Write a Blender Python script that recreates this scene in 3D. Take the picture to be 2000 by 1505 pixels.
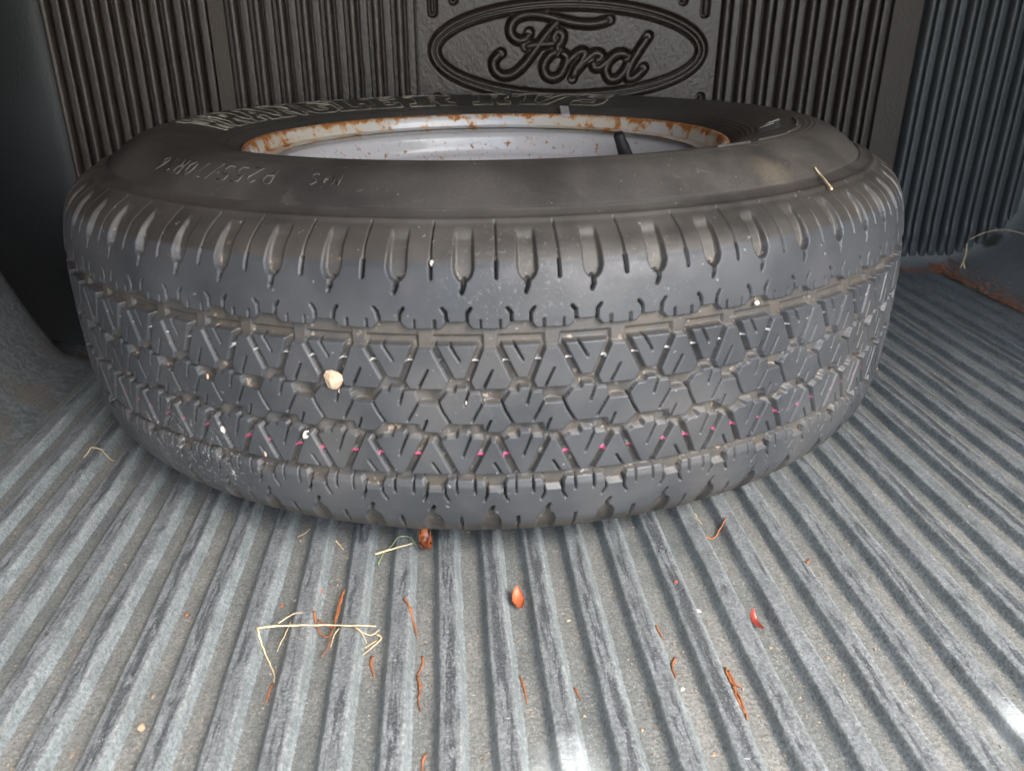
import bpy, math, random
import numpy as np
from mathutils import Vector, Matrix

random.seed(7); rng = np.random.default_rng(7)
for o in list(bpy.data.objects): bpy.data.objects.remove(o)
sc = bpy.context.scene
COL = sc.collection

# ------------------------------------------------------------------ camera
CAM_H = 0.34706739
Fv = Vector((0.076877, 0.908581, -0.410574)); Rv = Vector((0.996512, -0.083426, 0.001972)); Uv = Vector((0.032461, 0.409294, 0.911825))
cd = bpy.data.cameras.new('camera'); cam = bpy.data.objects.new('camera', cd); COL.objects.link(cam)
cam.matrix_world = Matrix(((Rv.x, Uv.x, -Fv.x, 0), (Rv.y, Uv.y, -Fv.y, 0), (Rv.z, Uv.z, -Fv.z, CAM_H), (0, 0, 0, 1)))
cd.sensor_width = 36; cd.lens = 1578.536 / 2000 * 36; cd.clip_start = 0.02; cd.clip_end = 500
cd.dof.use_dof = True; cd.dof.focus_distance = 0.62; cd.dof.aperture_fstop = 14
sc.camera = cam

# ------------------------------------------------------------------ world, sun, exposure
SUN_EL, SUN_AZ = math.radians(45), math.radians(146)     # azimuth measured from +Y towards +X
w = bpy.data.worlds.new('World'); sc.world = w; w.use_nodes = True
nt = w.node_tree; nt.nodes.clear()
sky = nt.nodes.new('ShaderNodeTexSky'); sky.sky_type = 'NISHITA'; sky.sun_disc = False
sky.sun_elevation = SUN_EL; sky.sun_rotation = SUN_AZ; sky.air_density = 1.0; sky.dust_density = 2.5; sky.ozone_density = 1.0
bg = nt.nodes.new('ShaderNodeBackground'); bg.inputs[1].default_value = 0.15
wo = nt.nodes.new('ShaderNodeOutputWorld'); nt.links.new(sky.outputs[0], bg.inputs[0]); nt.links.new(bg.outputs[0], wo.inputs[0])
sl = bpy.data.lights.new('sun', 'SUN'); sl.energy = 1.5; sl.angle = math.radians(35); sl.color = (1.0, 0.96, 0.9)
so = bpy.data.objects.new('sun', sl); COL.objects.link(so)
sd = Vector((math.sin(SUN_AZ) * math.cos(SUN_EL), math.cos(SUN_AZ) * math.cos(SUN_EL), math.sin(SUN_EL)))
so.rotation_euler = sd.to_track_quat('Z', 'Y').to_euler(); so.location = sd * 5
sc.view_settings.view_transform = 'Standard'; sc.view_settings.look = 'None'; sc.view_settings.gamma = 1
sc.view_settings.exposure = 2.4
sc.render.engine = 'CYCLES'; sc.cycles.max_bounces = 6

# ------------------------------------------------------------------ helpers
def tag(o, label=None, cat=None, group=None, kind=None):
    if label: o['label'] = label
    if cat: o['category'] = cat
    if group: o['group'] = group
    if kind: o['kind'] = kind
    return o

def mesh(name, V, F, m, parent=None, smooth=True, attrs=None):
    me = bpy.data.meshes.new(name)
    V = np.asarray(V, np.float32); 
    if isinstance(F, np.ndarray) and F.ndim == 2:
        n, k = F.shape
        me.vertices.add(len(V)); me.vertices.foreach_set('co', V.ravel())
        me.loops.add(n * k); me.loops.foreach_set('vertex_index', F.astype(np.int32).ravel())
        me.polygons.add(n); me.polygons.foreach_set('loop_start', np.arange(0, n * k, k, dtype=np.int32))
        me.update(calc_edges=True)
    else:
        me.from_pydata(V.tolist(), [], [list(map(int, f)) for f in F]); me.update()
    if smooth: me.polygons.foreach_set('use_smooth', np.ones(len(me.polygons), bool))
    for k, a in (attrs or {}).items():
        at = me.attributes.new(k, 'FLOAT', 'POINT'); at.data.foreach_set('value', np.asarray(a, np.float32).ravel())
    me.materials.append(m)
    o = bpy.data.objects.new(name, me); COL.objects.link(o)
    if parent: o.parent = parent
    return o

def empty(name, loc=(0, 0, 0), parent=None):
    o = bpy.data.objects.new(name, None); COL.objects.link(o); o.location = loc; o.empty_display_size = .05
    if parent: o.parent = parent
    return o

def grid_faces(n, m, wrap=False):
    """n rows, m columns; vertex = i*m+j"""
    i, j = np.meshgrid(np.arange(n if wrap else n - 1), np.arange(m - 1), indexing='ij')
    i2 = (i + 1) % n
    return np.stack([i * m + j, i2 * m + j, i2 * m + j + 1, i * m + j + 1], -1).reshape(-1, 4)

def lathe(prof, n=256):
    """prof [(r,z)], rows angle"""
    P = np.array(prof); a = np.linspace(0, 2 * np.pi, n, endpoint=False)
    V = np.stack([np.outer(np.cos(a), P[:, 0]), np.outer(np.sin(a), P[:, 0]), np.tile(P[:, 1], (n, 1))], -1).reshape(-1, 3)
    return V, grid_faces(n, len(P), True)

def catmull(pts, n=8):
    P = [np.array(p, float) for p in pts]
    if len(P) < 3: return np.array([P[0] + (P[-1] - P[0]) * t for t in np.linspace(0, 1, n + 1)])
    P = [2 * P[0] - P[1]] + P + [2 * P[-1] - P[-2]]; out = []
    for i in range(1, len(P) - 2):
        p0, p1, p2, p3 = P[i - 1:i + 3]
        for t in np.arange(n) / n:
            out.append(.5 * ((2 * p1) + (-p0 + p2) * t + (2 * p0 - 5 * p1 + 4 * p2 - p3) * t * t + (-p0 + 3 * p1 - 3 * p2 + p3) * t ** 3))
    out.append(P[-2]); return np.array(out)

def tube(pts, rad, k=8, closed=False, up=None):
    """tube along pts; rad scalar or array; returns V,F (quads list). squash=(axis vector, factor)"""
    P = np.asarray(pts, float); n = len(P)
    rad = np.broadcast_to(np.asarray(rad, float), (n,))
    T = np.roll(P, -1, 0) - np.roll(P, 1, 0)
    if not closed: T[0] = P[1] - P[0]; T[-1] = P[-1] - P[-2]
    T /= np.linalg.norm(T, axis=1, keepdims=True) + 1e-12
    if up is None: up = np.array([0, 0, 1.0]) if abs(T[:, 2]).mean() < .8 else np.array([0, 1.0, 0])
    A = np.cross(T, up); A /= np.linalg.norm(A, axis=1, keepdims=True) + 1e-12
    B = np.cross(A, T)
    a = np.linspace(0, 2 * np.pi, k, endpoint=False)
    V = P[:, None] + rad[:, None, None] * (np.cos(a)[None, :, None] * A[:, None] + np.sin(a)[None, :, None] * B[:, None])
    F = []
    for i in range(n if closed else n - 1):
        i2 = (i + 1) % n
        for j in range(k): F.append((i * k + j, i * k + (j + 1) % k, i2 * k + (j + 1) % k, i2 * k + j))
    if not closed: F.append(tuple(range(k))[::-1]); F.append(tuple((n - 1) * k + j for j in range(k)))
    return V.reshape(-1, 3), F

def join(parts):
    V = []; F = []; o = 0
    for v, f in parts:
        V.append(np.asarray(v, float)); F += [tuple(int(i) + o for i in q) for q in f]; o += len(v)
    return np.concatenate(V), F

def wob(x, seed, scale, octs=3):
    r = np.random.default_rng(int(seed) & 0xffff); s = np.zeros_like(x, dtype=float)
    for k in range(octs):
        f = 2 * np.pi / scale * 2 ** k
        s += (np.sin(x * f * r.uniform(.8, 1.2) + r.uniform(0, 6.28)) + np.sin(x * f * r.uniform(1.3, 1.8) + r.uniform(0, 6.28))) / 2 / 1.7 ** k
    return s

# ------------------------------------------------------------------ materials
class NT:
    def __init__(s, name):
        s.m = bpy.data.materials.new(name); s.m.use_nodes = True; s.t = s.m.node_tree; s.t.nodes.clear()
        s.b = s.n('ShaderNodeBsdfPrincipled'); s.o = s.n('ShaderNodeOutputMaterial'); s.l(s.b.outputs[0], s.o.inputs[0])
        s.pos = s.n('ShaderNodeNewGeometry').outputs['Position']
    def n(s, t, **k):
        x = s.t.nodes.new(t)
        for a, v in k.items(): setattr(x, a, v)
        return x
    def l(s, a, b): s.t.links.new(a, b)
    def put(s, sock, v):
        if isinstance(v, (int, float)): sock.default_value = v
        elif isinstance(v, (tuple, list)): sock.default_value = tuple(v) + ((1,) if len(v) == 3 and sock.type == 'RGBA' else ())
        else: s.l(v, sock)
    def attr(s, name): return s.n('ShaderNodeAttribute', attribute_name=name).outputs['Fac']
    def math(s, op, a, b=None, c=None, clamp=False):
        x = s.n('ShaderNodeMath', operation=op, use_clamp=clamp); s.put(x.inputs[0], a)
        if b is not None: s.put(x.inputs[1], b)
        if c is not None: s.put(x.inputs[2], c)
        return x.outputs[0]
    def vmul(s, v, k):
        x = s.n('ShaderNodeVectorMath', operation='MULTIPLY'); s.put(x.inputs[0], v); x.inputs[1].default_value = k; return x.outputs[0]
    def noise(s, scale, det=4, rough=.55, vec=None, stretch=None, dist=0):
        v = vec or s.pos
        if stretch: v = s.vmul(v, stretch)
        x = s.n('ShaderNodeTexNoise'); s.l(v, x.inputs['Vector']); x.inputs['Scale'].default_value = scale
        x.inputs['Detail'].default_value = det; x.inputs['Roughness'].default_value = rough; x.inputs['Distortion'].default_value = dist
        return x.outputs['Fac']
    def vor(s, scale, vec=None, stretch=None, feature='F1', out='Distance'):
        v = vec or s.pos
        if stretch: v = s.vmul(v, stretch)
        x = s.n('ShaderNodeTexVoronoi', feature=feature); s.l(v, x.inputs['Vector']); x.inputs['Scale'].default_value = scale
        return x.outputs[out]
    def ramp(s, v, a, b, lo=0., hi=1.):
        x = s.n('ShaderNodeMapRange', interpolation_type='SMOOTHSTEP'); s.put(x.inputs[0], v)
        for i, q in zip((1, 2, 3, 4), (a, b, lo, hi)): s.put(x.inputs[i], q)
        return x.outputs[0]
    def mix(s, f, a, b, mode='MIX'):
        x = s.n('ShaderNodeMix', data_type='RGBA', blend_type=mode); s.put(x.inputs[0], f); s.put(x.inputs[6], a); s.put(x.inputs[7], b); return x.outputs[2]
    def bump(s, h, strength, dist, prev=None):
        x = s.n('ShaderNodeBump'); s.put(x.inputs['Strength'], strength); x.inputs['Distance'].default_value = dist; s.put(x.inputs['Height'], h)
        if prev is not None: s.l(prev, x.inputs['Normal'])
        return x.outputs[0]
    def done(s, col, rough=.5, nrm=None, spec=.5, metal=0.):
        s.put(s.b.inputs['Base Color'], col); s.put(s.b.inputs['Roughness'], rough); s.put(s.b.inputs['Metallic'], metal)
        s.put(s.b.inputs['Specular IOR Level'], spec)
        if nrm is not None: s.l(nrm, s.b.inputs['Normal'])
        return s.m

def sphere_mask(t, c, r0, r1, stretch=(1, 1, 1)):
    x = t.n('ShaderNodeVectorMath', operation='SUBTRACT'); t.l(t.pos, x.inputs[0]); x.inputs[1].default_value = c
    y = t.vmul(x.outputs[0], stretch)
    z = t.n('ShaderNodeVectorMath', operation='LENGTH'); t.l(y, z.inputs[0])
    d = t.math('ADD', z.outputs['Value'], t.math('MULTIPLY', t.math('SUBTRACT', t.noise(60, 6, .7), .5), r1 * 1.1))
    return t.ramp(d, r0, r1, 1, 0)

def mat_floor(name, is_rib):
    t = NT(name)
    big = t.noise(6, 3); fine = t.noise(420, 3, .7); fib = t.noise(900, 2, .6, stretch=(1, .35, 1))
    teal = t.mix(big, (.215, .262, .278), (.315, .352, .362))
    purp = t.mix(t.noise(11, 3), (.235, .225, .24), (.17, .165, .185))
    if is_rib:
        cr = t.math('ABSOLUTE', t.attr('cross'))
        top = t.ramp(cr, .35, .62, 1, 0)
        col = t.mix(t.math('MULTIPLY', top, .4), teal, purp)
        edge = t.math('MULTIPLY', t.ramp(cr, .38, .52), t.ramp(cr, .56, .7, 1, 0))
        col = t.mix(t.math('MULTIPLY', edge, t.ramp(t.noise(1, 4, .7, stretch=(60, 30, 30)), .35, .65, .0, .6)), col, (.36, .385, .38))
        st = t.noise(1, 6, .72, stretch=(300, 34, 110), dist=.6); st2 = t.noise(1, 3, .6, stretch=(50, 3.2, 20))
        thr = t.math('ADD', t.math('MULTIPLY', st2, .75), .15)
        cw = t.math('ADD', cr, t.math('MULTIPLY', t.math('SUBTRACT', t.noise(1, 4, .6, stretch=(60, 25, 30)), .5), .5))
        mid = t.ramp(cw, .12, .36, 1, 0)
        col = t.mix(t.math('MULTIPLY', mid, t.ramp(t.noise(1, 4, .65, stretch=(30, 9, 30)), .3, .7, .05, .4)), col, (.13, .135, .155))
        streak = t.math('MULTIPLY', t.ramp(t.math('SUBTRACT', st, thr), -.04, .04), t.ramp(cw, .2, .42, 1, 0))
        col = t.mix(t.math('MULTIPLY', streak, .85), col, (.04, .042, .055))
        fla = t.math('GREATER_THAN', t.noise(1, 5, .75, stretch=(420, 60, 200)), .63)
        col = t.mix(t.math('MULTIPLY', fla, .3), col, (.06, .065, .08))
        low = t.ramp(cr, .82, 1.0)
        col = t.mix(t.math('MULTIPLY', low, .5), col, (.17, .182, .178))
        rb = t.ramp(streak, 0, 1, .42, .3)
    else:
        col = t.mix(t.ramp(t.noise(14, 5, .65, stretch=(1, .35, 1)), .32, .68), (.145, .158, .156), (.265, .262, .245))
        rb = .5
    # grain and pale flecks
    col = t.mix(t.ramp(fine, .32, .66), t.mix(.62, col, (.045, .053, .056)), col); col = t.mix(t.math('MULTIPLY', t.ramp(t.noise(1000, 3, .75, stretch=(1, .7, 1)), .5, .72), .32), col, (.50, .53, .52))
    fl = t.math('GREATER_THAN', t.noise(1300, 1, .5, stretch=(1, .6, 1)), .685)
    col = t.mix(t.math('MULTIPLY', fl, .5), col, (.55, .56, .53))
    blot = t.ramp(t.noise(70, 5, .7, stretch=(1, .5, 1)), .35, .65)
    col = t.mix(blot, t.mix(.38, col, (.08, .09, .09)), col)
    speck = t.math('LESS_THAN', t.vor(210), .055)
    spc = t.n('ShaderNodeTexVoronoi'); t.l(t.pos, spc.inputs['Vector']); spc.inputs['Scale'].default_value = 210
    col = t.mix(t.math('MULTIPLY', speck, .5), col, t.mix(spc.outputs['Color'], (.35, .2, .1), (.6, .58, .5)))
    for c, r in (((.0547, .292, -.001), .026), ((.306, .302, -.001), .022)):
        col = t.mix(t.math('MULTIPLY', sphere_mask(t, c, r * .1, r * 1.15), .5), col, (.6, .66, .68))  # two soft pale spots on the near floor
    nk = t.math('GREATER_THAN', t.noise(1, 2, .5, stretch=(90, 520, 1)), .76)
    col = t.mix(t.math('MULTIPLY', nk, .6), col, (.62, .64, .64))
    b = t.bump(t.noise(500, 4, .75), .6, .0015)
    b = t.bump(t.noise(90, 3, .6), .3, .001, b)
    return t.done(col, rb, b, .5)

def mat_liner(name, dark, light, rough=.42, scale=260, hollow_shade=None):
    t = NT(name)
    n = t.noise(scale, 4, .65, stretch=(1, 1, .6)); 
    col = t.mix(t.noise(9, 4), dark, light)
    if hollow_shade:
        col = t.mix(t.ramp(t.noise(400, 4, .7), .35, .65), t.mix(.35, col, (.05, .05, .05)), col)
        col = t.mix(t.ramp(t.noise(45, 5, .7), .5, .68, 0, .5), col, (.25, .22, .18))
        col = t.mix(t.math('MULTIPLY', sphere_mask(t, hollow_shade, .010, .020, (1, 1, 1)), .85), col, (.028, .024, .020))  # shade of a small hollow painted as a dark spot, no recess modelled
    b = t.bump(n, .55, .0016); b = t.bump(t.noise(scale * 3, 2, .6), .35, .0006, b)
    return t.done(col, rough, b, .5)

def mat_well():
    t = NT('grained_liner_plastic')
    g = t.noise(150, 6, .75, dist=.8)
    col = t.mix(t.ramp(g, .42, .62), (.085, .098, .104), (.165, .188, .196))
    col = t.mix(t.ramp(t.noise(16, 4), .45, .7), col, (.13, .12, .105))
    b = t.bump(g, .8, .004); b = t.bump(t.noise(600, 3, .7), .4, .001, b)
    return t.done(col, .5, b, .5)

def mat_tread():
    t = NT('worn_tread_rubber')
    dep = t.attr('depth'); wh = t.attr('white'); mg = t.attr('pink'); sh = t.attr('shoulder'); wa = t.attr('across')
    base = t.mix(t.ramp(t.noise(17, 4), .3, .7), (.035, .039, .044), (.058, .062, .067))
    base = t.mix(t.math('MULTIPLY', t.ramp(t.noise(28, 3), .55, .72), .35), base, (.072, .066, .072))
    brown = t.mix(t.ramp(t.noise(22, 5, .6), .3, .7), (.031, .029, .026), (.058, .053, .047))
    col = t.mix(sh, base, brown)
    dust = t.mix(t.noise(120, 4), (.048, .043, .036), (.115, .10, .08))
    dl_ = t.math('MULTIPLY', t.ramp(t.noise(9, 4, .6), .45, .7), .35); col = t.mix(dl_, col, (.105, .10, .092))
    dsc = t.math('SUBTRACT', 1., t.math('MULTIPLY', sh, .55))
    dm = t.math('MULTIPLY', dsc, t.math('MULTIPLY', t.ramp(dep, .25, .8), t.ramp(t.noise(75, 4, .6), .32, .62, .25, .95)))
    col = t.mix(dm, col, dust)
    col = t.mix(t.math('MULTIPLY', t.attr('sipe'), .9), col, (.016, .015, .014))  # crease shade painted dark into the narrow sipes
    clump = t.math('MULTIPLY', t.ramp(dep, .55, .85), t.math('MULTIPLY', t.ramp(t.noise(130, 3, .6), .62, .70), .45))
    col = t.mix(clump, col, (.55, .44, .32))
    # dried mud spatter, thickest at the lower left of the tread
    sp = t.ramp(t.noise(340, 5, .85), .575, .61)
    area = sphere_mask(t, (-.180, .508, .076), .015, .075, (1, 1, 1.2))
    a2 = t.ramp(t.noise(10, 2), .5, .75, 0, .16)
    col = t.mix(t.math('MULTIPLY', sp, t.math('MAXIMUM', t.math('MULTIPLY', area, .75), a2)), col, (.42, .42, .40))
    # small scuffs
    sc_ = t.math('GREATER_THAN', t.noise(240, 2, .5), .735)
    col = t.mix(t.math('MULTIPLY', sc_, .5), col, (.3, .29, .28))
    wn = t.ramp(t.noise(420, 3, .6), .38, .5, .25, .9); col = t.mix(t.math('MULTIPLY', wh, wn), col, (.66, .65, .62)); col = t.mix(t.math('MULTIPLY', mg, wn), col, (.62, .07, .20))
    b = t.bump(t.noise(700, 4, .7), .25, .0006); b = t.bump(t.noise(60, 3), .12, .001, b)
    return t.done(col, t.ramp(t.noise(35, 4), .3, .7, .42, .62), b, .5)

def mat_sidewall():
    t = NT('sidewall_rubber')
    n = t.noise(13, 5, .6)
    col = t.mix(t.ramp(n, .32, .68), (.034, .032, .030), (.072, .066, .059))
    inner = t.attr('inner')
    col = t.mix(t.math('MULTIPLY', inner, .5), col, t.mix(t.noise(30, 4), (.03, .03, .026), (.085, .08, .065)))
    sm = t.math('MULTIPLY', t.ramp(t.noise(25, 6, .75), .54, .74), .55)
    col = t.mix(sm, col, (.12, .11, .085))
    dr = sphere_mask(t, (.30, .62, .24), .08, .26); col = t.mix(t.math('MULTIPLY', dr, t.ramp(t.noise(24, 6, .75), .35, .65, .1, .55)), col, (.12, .108, .088))
    mud = sphere_mask(t, (.222, .540, .256), .004, .024, (1, 1.4, 1))
    col = t.mix(t.math('MULTIPLY', mud, .3), col, (.25, .20, .13))
    col = t.mix(t.math('MULTIPLY', t.math('GREATER_THAN', t.noise(260, 2, .5), .745), .5), col, (.33, .3, .26))
    scr = t.math('GREATER_THAN', t.noise(1, 2, .5, stretch=(90, 330, 60)), .73)
    col = t.mix(t.math('MULTIPLY', scr, .3), col, (.2, .19, .17))
    col = t.mix(t.ramp(t.noise(600, 3, .7), .35, .7), t.mix(.25, col, (.01, .01, .01)), col)
    b = t.bump(t.noise(500, 4, .7), .35, .0006); b = t.bump(t.noise(40, 3), .15, .001, b)
    return t.done(col, t.ramp(n, .3, .7, .55, .72), b, .4)

def mat_rim():
    t = NT('painted_steel_with_rust')
    lip = t.attr('lip'); spot = t.attr('specks')
    col = t.mix(t.noise(14, 3), (.53, .525, .51), (.61, .60, .585))
    sx = t.n('ShaderNodeSeparateXYZ'); t.l(t.pos, sx.inputs[0]); away = t.ramp(t.math('ABSOLUTE', t.math('SUBTRACT', sx.outputs[0], .045)), .03, .13)
    cream = t.math('MULTIPLY', t.math('MULTIPLY', lip, away), t.ramp(t.noise(15, 4), .35, .62))
    col = t.mix(t.math('MULTIPLY', cream, .5), col, (.55, .47, .30))
    a = t.math('ADD', t.noise(42, 5, .68), t.math('SUBTRACT', t.math('MULTIPLY', t.attr('edge'), .10), t.math('MULTIPLY', t.math('SUBTRACT', 1., away), .045)))
    halo = t.math('MULTIPLY', t.ramp(a, .50, .60), lip); col = t.mix(t.math('MULTIPLY', halo, .7), col, (.60, .37, .12))
    r1 = t.math('MULTIPLY', t.ramp(t.math('ADD', a, t.math('MULTIPLY', t.math('SUBTRACT', t.noise(260, 4, .7), .5), .16)), .545, .62), lip)
    rh = t.math('MULTIPLY', t.ramp(t.noise(70, 4, .6), .60, .72), spot); col = t.mix(t.math('MULTIPLY', rh, .35), col, (.55, .38, .2))
    rl = t.math('MULTIPLY', t.ramp(t.noise(130, 6, .8), .57, .64), spot)
    rr = t.math('MAXIMUM', t.math('MAXIMUM', r1, rl), t.math('MULTIPLY', t.ramp(t.attr('edge'), .75, 1.), t.ramp(t.noise(55, 4, .7), .42, .58)))
    rust = t.mix(t.noise(180, 4), (.50, .20, .04), (.22, .07, .02))
    col = t.mix(rr, col, rust)
    st = t.math('MULTIPLY', t.ramp(t.noise(1, 3, .5, stretch=(60, 60, 900)), .6, .8), .2)
    col = t.mix(st, col, (.3, .3, .32))
    b = t.bump(rr, .3, .0005); b = t.bump(t.noise(90, 2), .05, .001, b)
    return t.done(col, t.ramp(rr, 0, 1, .14, .85), b, .5)

def mat_simple(name, c1, c2, rough=.6, scale=120, metal=0., bump=.3):
    t = NT(name); n = t.noise(scale, 4)
    return t.done(t.mix(t.ramp(n, .3, .7), c1, c2), rough, t.bump(t.noise(scale * 2.5, 3), bump, .0006), .5, metal)

M_rib = mat_floor('ridge_plastic', True); M_base = mat_floor('dusty_valley_plastic', False)
M_wall = mat_liner('wall_liner_plastic', (.024, .0175, .0145), (.043, .032, .026), .29)
M_wallr = mat_liner('wall_rib_plastic', (.032, .025, .021), (.056, .045, .038), .23, 320)
M_strip = mat_liner('dusty_strip_plastic', (.040, .032, .025), (.062, .050, .039), .5)
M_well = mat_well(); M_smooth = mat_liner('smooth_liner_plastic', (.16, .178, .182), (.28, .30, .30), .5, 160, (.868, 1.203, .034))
M_wallr_bounce = mat_liner('bounce_lit_wall_rib_plastic', (.042, .047, .049), (.074, .083, .085), .30, 300)  # rib plastic made lighter and bluish: floor bounce light put into the colour
M_shaded = mat_liner('shaded_liner_plastic', (.022, .026, .028), (.042, .048, .050), .5, 200)  # same liner plastic, the left corner's shade put into its colour
M_fillet = mat_liner('dusty_fillet_plastic', (.15, .165, .168), (.25, .26, .25), .5, 160)
M_tread = mat_tread(); M_side = mat_sidewall(); M_rim = mat_rim()
M_letter = mat_simple('worn_white_letter_edge', (.25, .23, .18), (.07, .064, .052), .6, 45)
M_raised = mat_simple('raised_rubber_text', (.095, .088, .076), (.055, .051, .046), .65, 60)
M_blue = mat_simple('bluish_rubber', (.07, .08, .09), (.10, .11, .115), .5, 60)
M_valve = mat_simple('valve_rubber', (.012, .012, .012), (.024, .024, .024), .55)
M_lead = mat_simple('lead_weight', (.62, .62, .64), (.42, .42, .45), .38, 90, .35)
M_straw = mat_simple('dry_straw', (.72, .58, .36), (.55, .40, .22), .6, 200)
M_needle = mat_simple('brown_pine_needle', (.36, .13, .05), (.22, .085, .035), .55, 200)
M_orange = mat_simple('orange_leaf', (.46, .13, .045), (.28, .07, .03), .5, 150)
M_red = mat_simple('red_leaf', (.32, .035, .025), (.16, .028, .02), .35, 150)
M_bleaf = mat_simple('brown_leaf', (.36, .10, .03), (.09, .03, .015), .4, 130)
M_green = mat_simple('green_stalk', (.22, .36, .15), (.3, .36, .16), .5)
M_stone = mat_simple('beige_stone', (.66, .49, .36), (.50, .35, .24), .8, 150, bump=.6)
M_tan = mat_simple('tan_stone', (.36, .27, .18), (.24, .18, .12), .8, 200)
M_white = mat_simple('white_stone', (.62, .57, .52), (.46, .42, .37), .8, 200, bump=.5)
M_grit = mat_simple('grit', (.42, .33, .22), (.2, .14, .09), .8, 900)
M_litter = mat_simple('leaf_litter', (.46, .17, .065), (.2, .09, .045), .7, 180)
M_unseen_canopy = mat_simple('unseen_canopy_lining', (.26, .18, .13), (.22, .15, .11), .9, 40)
M_ground = mat_simple('pale_concrete', (.36, .35, .33), (.28, .27, .26), .9, 3)

# ------------------------------------------------------------------ truck bed: floor
P = .0309; X0 = .031; XL, XR = -.396, .762; YB, YF = -.35, 1.205; ZV = -.0074
nx, ny = 40, 60
gx = np.linspace(XL - .02, XR + .012, nx); gy = np.linspace(YB, YF + .03, ny)
GX, GY = np.meshgrid(gx, gy, indexing='ij')
floor = mesh('floor', np.stack([GX, GY, np.full_like(GX, ZV)], -1).reshape(-1, 3), grid_faces(nx, ny)[:, ::-1], M_base, attrs={})
tag(floor, 'dusty ridged grey plastic floor of the truck bed liner', kind='structure')
half = np.array([-1, -.9, -.78, -.66, -.56, -.50, -.42, -.25, 0, .25, .42, .50, .56, .66, .78, .9, 1.])
hz = np.array([0, .04, .18, .54, .86, .95, 1.0, .985, .97, .985, 1.0, .97, .84, .42, .12, .03, 0])
LY = 300; ys = np.linspace(YB, 1.165, LY)
k = -14
while X0 + k * P < XR + .004:
    xc = X0 + k * P - .0056
    if xc > XL + .006:
        cx_ = xc + .00035 * wob(ys, 50 + k, .35)
        wdt = .0113 * (1 + .03 * wob(ys, 90 + k, .2))
        ht = .0074 * (1 + .02 * wob(ys, 130 + k, .15)); ht = ht * np.clip((1.165 - ys) / .02, 0.02, 1) ** .6
        X = cx_[:, None] + wdt[:, None] * half[None]; Y = np.repeat(ys[:, None], len(half), 1)
        Z = ZV - .0004 + ht[:, None] * hz[None] + .00012 * wob(Y * 1.0 + half[None] * .07, 200 + k, .02)
        # small nicks along the crest
        for q in range(5):
            yy = rng.uniform(.25, .8); Z -= .0009 * np.exp(-((Y - yy) / .0025) ** 2) * (abs(half[None]) < .5)
        mesh('rib', np.stack([X, Y, Z], -1).reshape(-1, 3), grid_faces(LY, len(half)), M_rib, floor, attrs={'cross': np.tile(half, (LY, 1))})
    k += 1

_t = np.linspace(0, math.pi / 2, 12); fy = np.concatenate([[1.150], 1.162 + .058 * np.sin(_t), [1.2235]]); fz = np.concatenate([[ZV + .0004], ZV + .0008 + .026 * (1 - np.cos(_t)), [.034]])
_x = np.linspace(XL - .17, XR + .12, 50)
mesh('front_fillet', np.stack([np.repeat(_x[:, None], len(fy), 1), np.tile(fy, (50, 1)), np.tile(fz, (50, 1))], -1).reshape(-1, 3), grid_faces(50, len(fy))[:, ::-1], M_fillet, floor)

# ------------------------------------------------------------------ rounded liner corners and sides
def corner_liner(name, sgn, x_in, x_out, mat, label, YB=YB, ry=.045, sq=.16):
    """rounded-box inside corner between floor, side and front wall; x_in where the floor ends, x_out the upright side"""
    Wx = x_out - x_in; rx, rz = Wx, .15
    a = np.linspace(0, 1, 30)                                    # floor fillet + side up
    sec = []                                                    # (x offset from x_in, z)
    for t in np.linspace(0, math.pi / 2, 22): sec.append((rx * math.sin(t), rz * (1 - math.cos(t))))
    for z in np.linspace(rz + .02, .5, 14): sec.append((rx, z))
    sec = np.array(sec)
    ysec = np.concatenate([np.linspace(YB, 1.225 - ry, 70), ])
    V = []; rows = 0
    for y in ysec: V.append(np.stack([x_in + sec[:, 0] * 1.0, np.full(len(sec), y), ZV + .0006 + sec[:, 1]], -1)); rows += 1
    # swing the section round into the front wall
    for t in np.linspace(.12, math.pi / 2, 12):
        s, c = math.sin(t), math.cos(t)
        f = 1 - c
        V.append(np.stack([x_in + sec[:, 0] * (1 - sq * f), np.full(len(sec), 1.225 - ry + ry * s), ZV + .0006 + sec[:, 1] + .03 * f * np.exp(-sec[:, 1] / .08)], -1)); rows += 1
    V = np.array(V)
    if sgn < 0: V[..., 0] = 2 * .185 - V[..., 0]
    F = grid_faces(rows, len(sec))
    if sgn > 0: F = F[:, ::-1]
    return tag(mesh(name, V.reshape(-1, 3), F, mat), label, kind='structure')
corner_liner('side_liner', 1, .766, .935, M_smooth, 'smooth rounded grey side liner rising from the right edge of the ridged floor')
corner_liner('side_liner', -1, .766, .935, M_shaded, 'smooth rounded side liner, corner shade in its colour, behind the wheel housing on the left', .93, .11, .34)

# wheel housing on the left, grained, rising from the floor edge
u_ = np.linspace(0, 1, 70); v_ = np.linspace(0, 1, 110)
UU, VV = np.meshgrid(u_, v_, indexing='ij')
HX = -.392 - .43 * UU; HY = YB + (1.03 - YB) * VV
xo = np.maximum(-.404 - HX, -.02)
Hh = .004 * np.clip(xo / .012, -.8, 1) + 1.5 * (np.sqrt((xo - .028) ** 2 + .018 ** 2) + (xo - .028)) / 2
Hh = np.where(Hh > .16, .16 + .10 * (1 - np.exp(-(Hh - .16) / .10)), Hh)
yend = .893 + .74 * np.clip(xo - .03, 0, .3)
S = np.clip((yend - HY) / .045 + .5, 0, 1); S = S * S * (3 - 2 * S)
HZ = ZV - .002 + Hh * S + .0012
tag(mesh('wheel_housing', np.stack([HX, HY, HZ], -1).reshape(-1, 3), grid_faces(70, 110), M_well), 'grained dark plastic wheel housing rising at the left of the tyre', kind='structure')

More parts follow.
